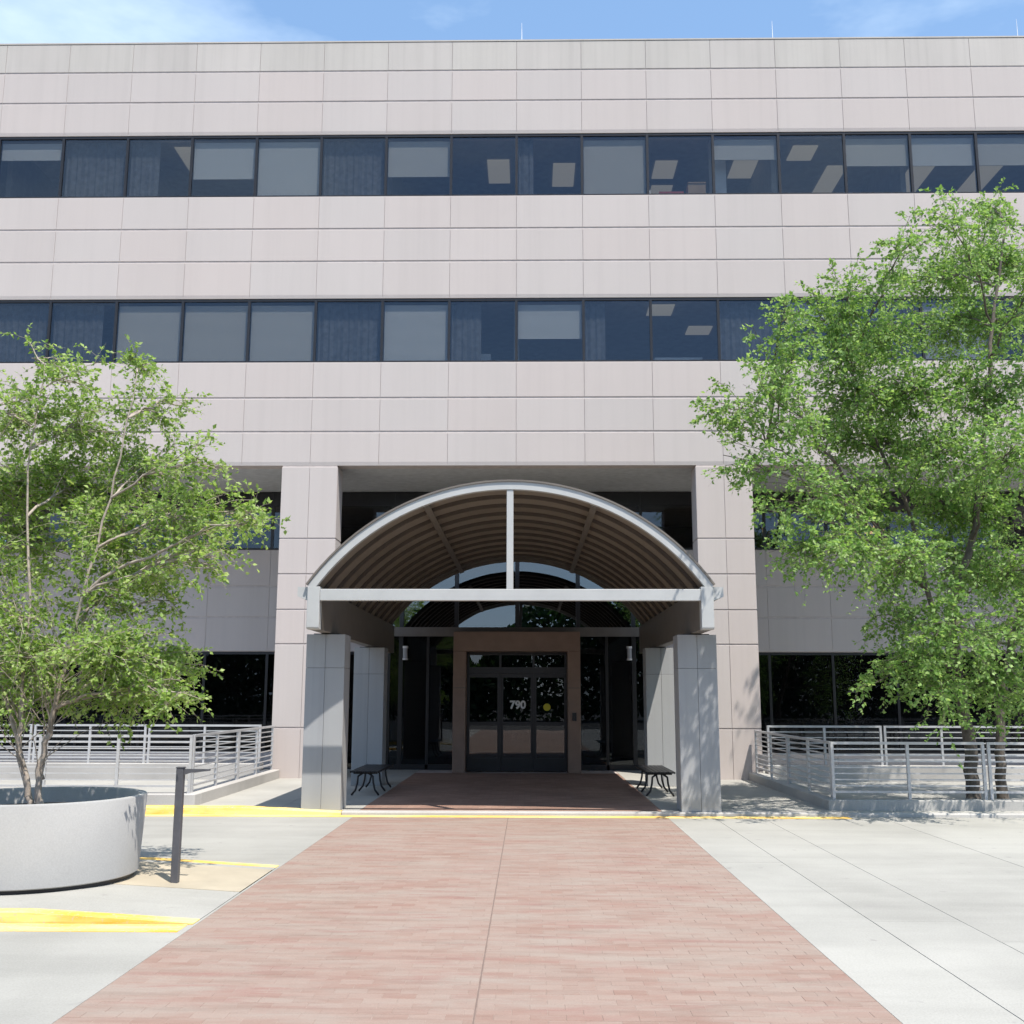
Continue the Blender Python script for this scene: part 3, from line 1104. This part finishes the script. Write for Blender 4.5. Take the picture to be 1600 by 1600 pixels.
railing((-5.08, -5.62), (-14.8, -5.62), KT, 1.13, 4, 'front railing left of the entrance, behind the round planter')
railing((4.97, -5.85), (14.7, -5.85), KT - 0.03, 1.06, 4, 'front railing right of the entrance, in front of the tree trunks')
railing((-5.13, -5.52), (-5.13, -0.10), KT, 1.13, 2, 'short railing running from the left pillar towards the driveway')
railing((5.03, -5.76), (5.03, -0.10), KT - 0.03, 1.06, 2, 'short railing running from the right pillar towards the driveway')
railing((-5.32, -0.27), (-15.0, -0.27), 0.38, 1.15, 4, 'rear railing under the dark windows left of the entrance', 5)
railing((5.22, -0.27), (14.9, -0.27), 0.38, 1.16, 4, 'rear railing under the dark windows right of the entrance', 5)

# ------------------------------------------------------------------ planter and post
PX, PYY = -4.42, -12.52


def lathe(name, prof, n, m, parent, loc):
    mb = MB()
    k = len(prof)
    for i in range(n):
        a = 2 * math.pi * i / n
        for r, z in prof:
            mb.v.append((r * math.cos(a), r * math.sin(a), z))
    for i in range(n):
        j = (i + 1) % n
        for q in range(k - 1):
            mb.f.append((i * k + q, j * k + q, j * k + q + 1, i * k + q + 1))
    o = mb.build(name, m, parent, loc=loc)
    auto_smooth(o, 40)
    return o


pl = empty('round_planter', (PX, PYY, IZ))
tag(pl, 'large round tapered pale grey planter holding the left tree', 'planter')
lathe('bowl', [(0.0, 0.035), (0.945, 0.035), (0.96, 0.045), (1.0, 0.74), (0.993, 0.753), (0.93, 0.753), (0.922, 0.74), (0.915, 0.50)], 96, M['planter'], pl, None)
lathe('foot', [(0.0, 0.0), (0.915, 0.0), (0.915, 0.034), (0.0, 0.034)], 48, M['black'], pl, None)  # recessed foot, black to stand in for the shadow gap under the bowl
lathe('soil', [(0.918, 0.60), (0.6, 0.62), (0.0, 0.64)], 48, M['soil'], pl, None)

ps = empty('square_post', (-3.04, -12.56, 0.042))
tag(ps, 'slim dark square post with a flat arm beside the round planter', 'post')
MB().box(-0.034, 0.034, -0.034, 0.034, 0.0, 1.05).build('shaft', M['post'], ps, bevel=0.004)
MB().box(-0.038, 0.038, -0.038, 0.038, 1.0505, 1.06).build('cap', M['post'], ps)
MB().prism([(0.0345, 0.985), (0.040, 1.042), (0.28, 1.040), (0.28, 1.025), (0.09, 1.005)], 'y', -0.02, 0.02).build('arm', M['post'], ps)

# ------------------------------------------------------------------ trees
rng = np.random.default_rng(11)


class Tree:
    def __init__(self, name, loc, label, bark, leaf, group=None):
        self.o = empty(name, loc)
        tag(self.o, label, 'tree', group)
        self.loc = np.array(loc, float)
        self.bark, self.leaf = bark, leaf
        self.trunk = MB()
        self.twigs = MB()
        self.lv, self.ln = [], []

    def stem(self, pts, r0, r1, sides=9):
        """pts in world metres; returns a dense polyline"""
        p = np.array(pts, float) - self.loc
        t = np.linspace(0, len(p) - 1, 6 * (len(p) - 1) + 1)
        q = np.stack([self._cr(p, a) for a in t])
        q[1:] += rng.normal(0, 0.012, (len(q) - 1, 3))
        rad = r0 + (r1 - r0) * np.linspace(0, 1, len(q)) ** 0.8
        rad[0] *= 1.3
        self.trunk.tube([tuple(a) for a in q], list(rad), sides)
        return q

    @staticmethod
    def _cr(p, t):
        i = int(min(math.floor(t), len(p) - 2))
        u = t - i
        p0, p1, p2, p3 = p[max(i - 1, 0)], p[i], p[i + 1], p[min(i + 2, len(p) - 1)]
        return 0.5 * (2 * p1 + (p2 - p0) * u + (2 * p0 - 5 * p1 + 4 * p2 - p3) * u * u + (3 * p1 - p0 - 3 * p2 + p3) * u ** 3)

    def limb(self, a, b, r0, r1, n=7, sides=5, sag=0.1, mb=None, wob=0.05):
        ln = np.linalg.norm(b - a)
        t = np.linspace(0, 1, n)
        q = a + (b - a) * t[:, None]
        q[:, 2] += sag * ln * np.sin(t * np.pi)
        q[1:-1] += rng.normal(0, wob * ln / 2, (n - 2, 3)) * 0.5
        (mb or self.trunk).tube([tuple(x) for x in q], list(np.linspace(r0, r1, n)), sides, cap=False)
        return q

    def lobe(self, stem, hmin, c, r, leaves, size, sq=0.8, drop=0.3, depth=1.0, droop=0.25):
        """a clump of twigs around c fed by a limb from the stem"""
        c = np.array(c, float) - self.loc
        # attach lower on the stem than the lobe
        dist = np.linalg.norm(stem - c, axis=1) + 1.3 * np.maximum(0, stem[:, 2] - (c[2] - 0.35 * np.linalg.norm(stem[:, :2] - c[:2], axis=1)))
        dist[stem[:, 2] < hmin] += 50
        i = int(np.argmin(dist))
        a = stem[i]
        ln = np.linalg.norm(c - a)
        q = self.limb(a, c, max(0.008, 0.007 + 0.0065 * ln), 0.006, 9, 6, 0.08)
        nsub = max(5, int(leaves / 110))
        per = leaves / nsub
        for k in range(nsub):
            while True:
                v = rng.uniform(-1, 1, 3)
                if v @ v < 1:
                    break
            e = c + v * r * np.array([1, depth, sq])
            s = q[rng.integers(3, len(q))]
            sub = self.limb(s, e, 0.006, 0.003, 6, 4, 0.06, self.twigs)
            ntw = max(3, int(per / 12))
            for w in range(ntw):
                st = sub[rng.integers(1, len(sub))] + rng.normal(0, 0.01, 3)
                out = (e - c) / (r + 1e-6)
                d = rng.normal(0, 1, 3) * np.array([1, 1, 0.6]) + out * 0.7
                d /= np.linalg.norm(d)
                L = rng.uniform(0.18, 0.46) * (r / 0.6) ** 0.4
                t = np.linspace(0, 1, 4)
                tw = st + d * (t[:, None] * L)
                tw[:, 2] -= droop * L * t ** 2
                self.twigs.tube([tuple(x) for x in tw], [0.0026, 0.0022, 0.0017, 0.0011], 3, cap=False)
                m = int(max(4, round(per / ntw)))
                tt = rng.uniform(0.12, 1.02, m)
                base = st + d * (tt[:, None] * L)
                base[:, 2] -= droop * L * tt ** 2
                ld = rng.normal(0, 1, (m, 3)) * np.array([1, 1, 0.7]) + d * 0.8
                ld[:, 2] -= drop
                ld /= np.linalg.norm(ld, axis=1)[:, None]
                nn = rng.normal(0, 1, (m, 3)) + np.array([0, -0.15, 0.75])
                self.add_leaves(base, ld, nn, size)

    def add_leaves(self, base, ld, nn, size):
        m = len(base)
        sd = np.cross(ld, nn)
        sd /= np.linalg.norm(sd, axis=1)[:, None] + 1e-9
        up = np.cross(sd, ld)
        s = size * rng.uniform(0.45, 1.3, (m, 1))
        b0 = base + ld * s * 0.12
        tip = base + ld * s * 1.12
        mid = base + ld * s * 0.52
        l = mid + sd * s * 0.33 + up * s * 0.10
        r = mid - sd * s * 0.33 + up * s * 0.10
        self.lv.append(np.stack([b0, r, tip, l], 1).reshape(-1, 3))

    def finish(self):
        self.trunk.build('trunk', self.bark, self.o, smooth=True)
        self.twigs.build('branches', self.bark, self.o, smooth=True)
        V = np.concatenate(self.lv)
        n = len(V) // 4
        me = bpy.data.meshes.new('crown')
        me.vertices.add(4 * n)
        me.vertices.foreach_set('co', V.astype(np.float32).ravel())
        me.loops.add(6 * n)
        i = np.arange(n)[:, None] * 4
        idx = (i + np.array([0, 1, 2, 0, 2, 3])).ravel().astype(np.int32)
        me.loops.foreach_set('vertex_index', idx)
        me.polygons.add(2 * n)
        me.polygons.foreach_set('loop_start', (np.arange(2 * n) * 3).astype(np.int32))
        me.polygons.foreach_set('loop_total', np.full(2 * n, 3, np.int32))
        me.update()
        me.validate()
        me.materials.append(self.leaf)
        self.crown = link('crown', me, self.o)
        return self.o


# left tree, growing in the planter: lobes as (x, dy, z, radius, leaves)
TL = (PX, PYY, IZ + 0.55)
t1 = Tree('birch_tree', TL, 'multi stemmed young tree with light green leaves growing in the round planter', M['bark'], M['leaf_a'])
b = np.array(TL)
s1 = t1.stem([b + (-0.02, 0, 0), b + (-0.12, 0.0, 0.35), b + (-0.24, 0.03, 1.0), b + (-0.27, 0.1, 2.0), b + (-0.42, 0.15, 3.4), b + (-0.30, 0.1, 4.5)], 0.036, 0.004)
s2 = t1.stem([b + (0.06, -0.05, 0), b + (0.03, -0.05, 0.42), b + (0.12, -0.05, 1.0), b + (0.27, 0.0, 1.9), b + (0.52, 0.05, 3.3), b + (0.68, 0.05, 4.4)], 0.038, 0.004)
s3 = t1.stem([b + (-0.06, 0.08, 0), b + (-0.42, 0.25, 0.9), b + (-0.85, 0.4, 2.0), b + (-1.3, 0.3, 3.4)], 0.03, 0.006)
s4 = t1.stem([b + (0.04, -0.02, 0.35), b + (0.02, 0.08, 0.9), b + (0.12, 0.35, 1.7), b + (0.4, 0.6, 2.9)], 0.024, 0.006)


def px_left(px, py, dy):
    """metres at the tree's distance; the layout of the clumps was measured off the picture once"""
    dist = 10.36 + dy
    return (0.278 + (px - 827) / 1640 * dist * 1.0, -22.875 + dist + 0.0, 1.775 + (1089 - py) / 1640 * dist * 1.02)


LOB1 = [(20, 560, 55, 330), (90, 590, 55, 420), (190, 575, 50, 420), (40, 660, 90, 1500), (150, 670, 85, 1500), (230, 650, 55, 620), (275, 640, 38, 180),
        (-60, 640, 100, 1300), (20, 760, 110, 2300), (130, 770, 100, 2200), (230, 755, 80, 1300), (300, 730, 55, 480), (-90, 780, 120, 1700),
        (180, 850, 90, 1900), (290, 830, 75, 1300), (365, 810, 50, 700), (400, 825, 30, 260), (330, 880, 55, 620), (60, 860, 100, 1500), (-70, 900, 120, 1500),
        (250, 920, 65, 800), (160, 940, 80, 900), (20, 970, 95, 1200), (280, 945, 38, 200), (-80, 1020, 110, 1100),
        (60, 1040, 85, 900), (190, 1020, 75, 1100), (270, 1040, 60, 900), (290, 1085, 38, 360), (225, 1090, 55, 620), (130, 1085, 60, 600), (0, 1080, 80, 800)]
for px, py, r, n in LOB1:
    dy = rng.uniform(-0.45, 1.3)
    c = px_left(px, py, dy)
    near = min((s1, s2, s3, s4), key=lambda s: np.min(np.linalg.norm((s + t1.loc)[:, [0, 2]] - np.array(c)[[0, 2]], axis=1)))
    t1.lobe(near, 0.95, c, r / 155.0, int(n * (1.0 if py < 720 else 1.3 if py < 1000 else 2.1) * 1.38), 0.050, 0.85, 0.25, 1.15, 0.25)
# thin bare twigs low in the crown
for k in range(80):
    s = (s1, s2, s4)[k % 3]
    a = s[rng.integers(6, 16)]
    e = a + np.array([rng.normal(0, 0.45), rng.normal(-0.1, 0.4), rng.uniform(0.25, 0.9)])
    t1.limb(a, e, 0.006, 0.002, 5, 3, 0.05, t1.twigs)
t1.finish()

# right tree behind the front railing
TR = (7.75, -4.9, SW)
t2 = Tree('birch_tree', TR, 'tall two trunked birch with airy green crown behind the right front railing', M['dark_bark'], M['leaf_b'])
b = np.array(TR)
r1 = t2.stem([b + (-0.22, 0, -0.02), b + (-0.20, 0, 0.9), b + (-0.28, 0.0, 1.9), b + (-0.30, 0.05, 3.2), b + (0.15, 0.0, 4.6), b + (0.45, 0.0, 6.4), b + (0.75, 0.05, 8.2), b + (1.1, 0.0, 10.1)], 0.125, 0.018)
r2 = t2.stem([b + (0.30, 0.05, -0.02), b + (0.32, 0.05, 1.0), b + (0.55, 0.1, 2.2), b + (1.1, 0.2, 3.8), b + (1.7, 0.3, 5.8), b + (2.3, 0.2, 8.0)], 0.10, 0.018)
r3 = t2.stem([b + (-0.30, 0.0, 2.1), b + (-0.75, -0.1, 3.4), b + (-1.0, -0.15, 4.8), b + (-1.6, -0.1, 6.4), b + (-1.9, -0.1, 7.6)], 0.06, 0.014)
r4 = t2.stem([b + (-0.78, -0.1, 3.5), b + (-1.7, -0.2, 4.7), b + (-2.7, -0.2, 5.6), b + (-3.4, -0.2, 6.0)], 0.035, 0.010)


def px_right(px, py, dy):
    dist = 17.9 + dy
    return (0.278 + (px - 827) / 1640 * dist, -22.875 + dist, 1.775 + (1089 - py) / 1640 * dist * 1.02)


LOB2 = [(1585, 320, 55, 700), (1520, 340, 60, 800), (1450, 375, 50, 560), (1600, 400, 80, 1500), (1510, 420, 80, 1500), (1440, 440, 55, 700),
        (1345, 450, 60, 720), (1280, 470, 50, 480), (1235, 505, 42, 420), (1320, 530, 75, 1400), (1410, 520, 75, 1500), (1500, 510, 80, 1700), (1590, 510, 80, 1600),
        (1250, 570, 60, 800), (1200, 610, 45, 430), (1350, 610, 85, 1800), (1450, 610, 90, 2100), (1550, 610, 90, 2000),
        (1150, 640, 45, 430), (1125, 670, 32, 260), (1220, 670, 55, 650), (1300, 690, 70, 1000), (1400, 700, 80, 1500), (1500, 700, 85, 1700), (1590, 710, 80, 1500),
        (1135, 720, 35, 200), (1190, 735, 45, 420), (1260, 770, 60, 800), (1350, 790, 80, 1500), (1450, 800, 85, 1800), (1550, 800, 90, 1900),
        (1215, 810, 40, 360), (1240, 860, 50, 560), (1310, 870, 65, 900), (1400, 890, 80, 1500), (1500, 890, 85, 1700), (1590, 900, 80, 1500),
        (1400, 970, 60, 700), (1480, 980, 75, 1200), (1570, 990, 85, 1500), (1405, 1035, 55, 750), (1350, 1070, 32, 200), (1450, 1080, 65, 900), (1540, 1080, 70, 1100), (1600, 1090, 60, 900),
        (1680, 420, 100, 1300), (1700, 580, 110, 1500), (1690, 730, 110, 1500), (1690, 880, 110, 1500), (1680, 1010, 90, 1000), (1800, 650, 110, 1000), (1790, 830, 110, 1000)]
for px, py, r, n in LOB2:
    dy = rng.uniform(-3.4, -2.3) if 1185 < px < 1275 else rng.uniform(-3.0, 2.2)
    c = px_right(px, py, dy)
    near = min((r1, r2, r3, r4), key=lambda s: np.min(np.linalg.norm((s + t2.loc)[:, [0, 2]] - np.array(c)[[0, 2]], axis=1)))
    t2.lobe(near, 1.9, c, r / 92.0, int(n * 1.6 * 1.35), 0.069, 0.85, 0.35, 1.25, 0.4)
t2.finish()

# far-off line of trees across the street, behind the viewer: it shows in the dark ground floor glass
n = 120000
x = rng.uniform(-75, 75, n)
top = 8.0 + 2.2 * np.sin(x * 0.31) + 1.4 * np.sin(x * 0.83 + 1.0) + 0.8 * np.sin(x * 2.1)
z = top * rng.uniform(0.0, 1.0, n) ** 0.8
y = -52 + rng.normal(0, 1.5, n) + 1.2 * np.sin(x * 0.31)
c = np.stack([x, y, z], 1)
d1 = rng.normal(0, 1, (n, 3))
d1 /= np.linalg.norm(d1, axis=1)[:, None]
d2 = np.cross(d1, rng.normal(0, 1, (n, 3)))
d2 /= np.linalg.norm(d2, axis=1)[:, None]
sz = rng.uniform(0.16, 0.34, (n, 1))
V = np.stack([c - d1 * sz, c + d2 * sz * 0.6, c + d1 * sz, c - d2 * sz * 0.6], 1).reshape(-1, 3)
me = bpy.data.meshes.new('distant_trees')
me.from_pydata(V.tolist(), [], (np.arange(n)[:, None] * 4 + np.arange(4)).tolist())
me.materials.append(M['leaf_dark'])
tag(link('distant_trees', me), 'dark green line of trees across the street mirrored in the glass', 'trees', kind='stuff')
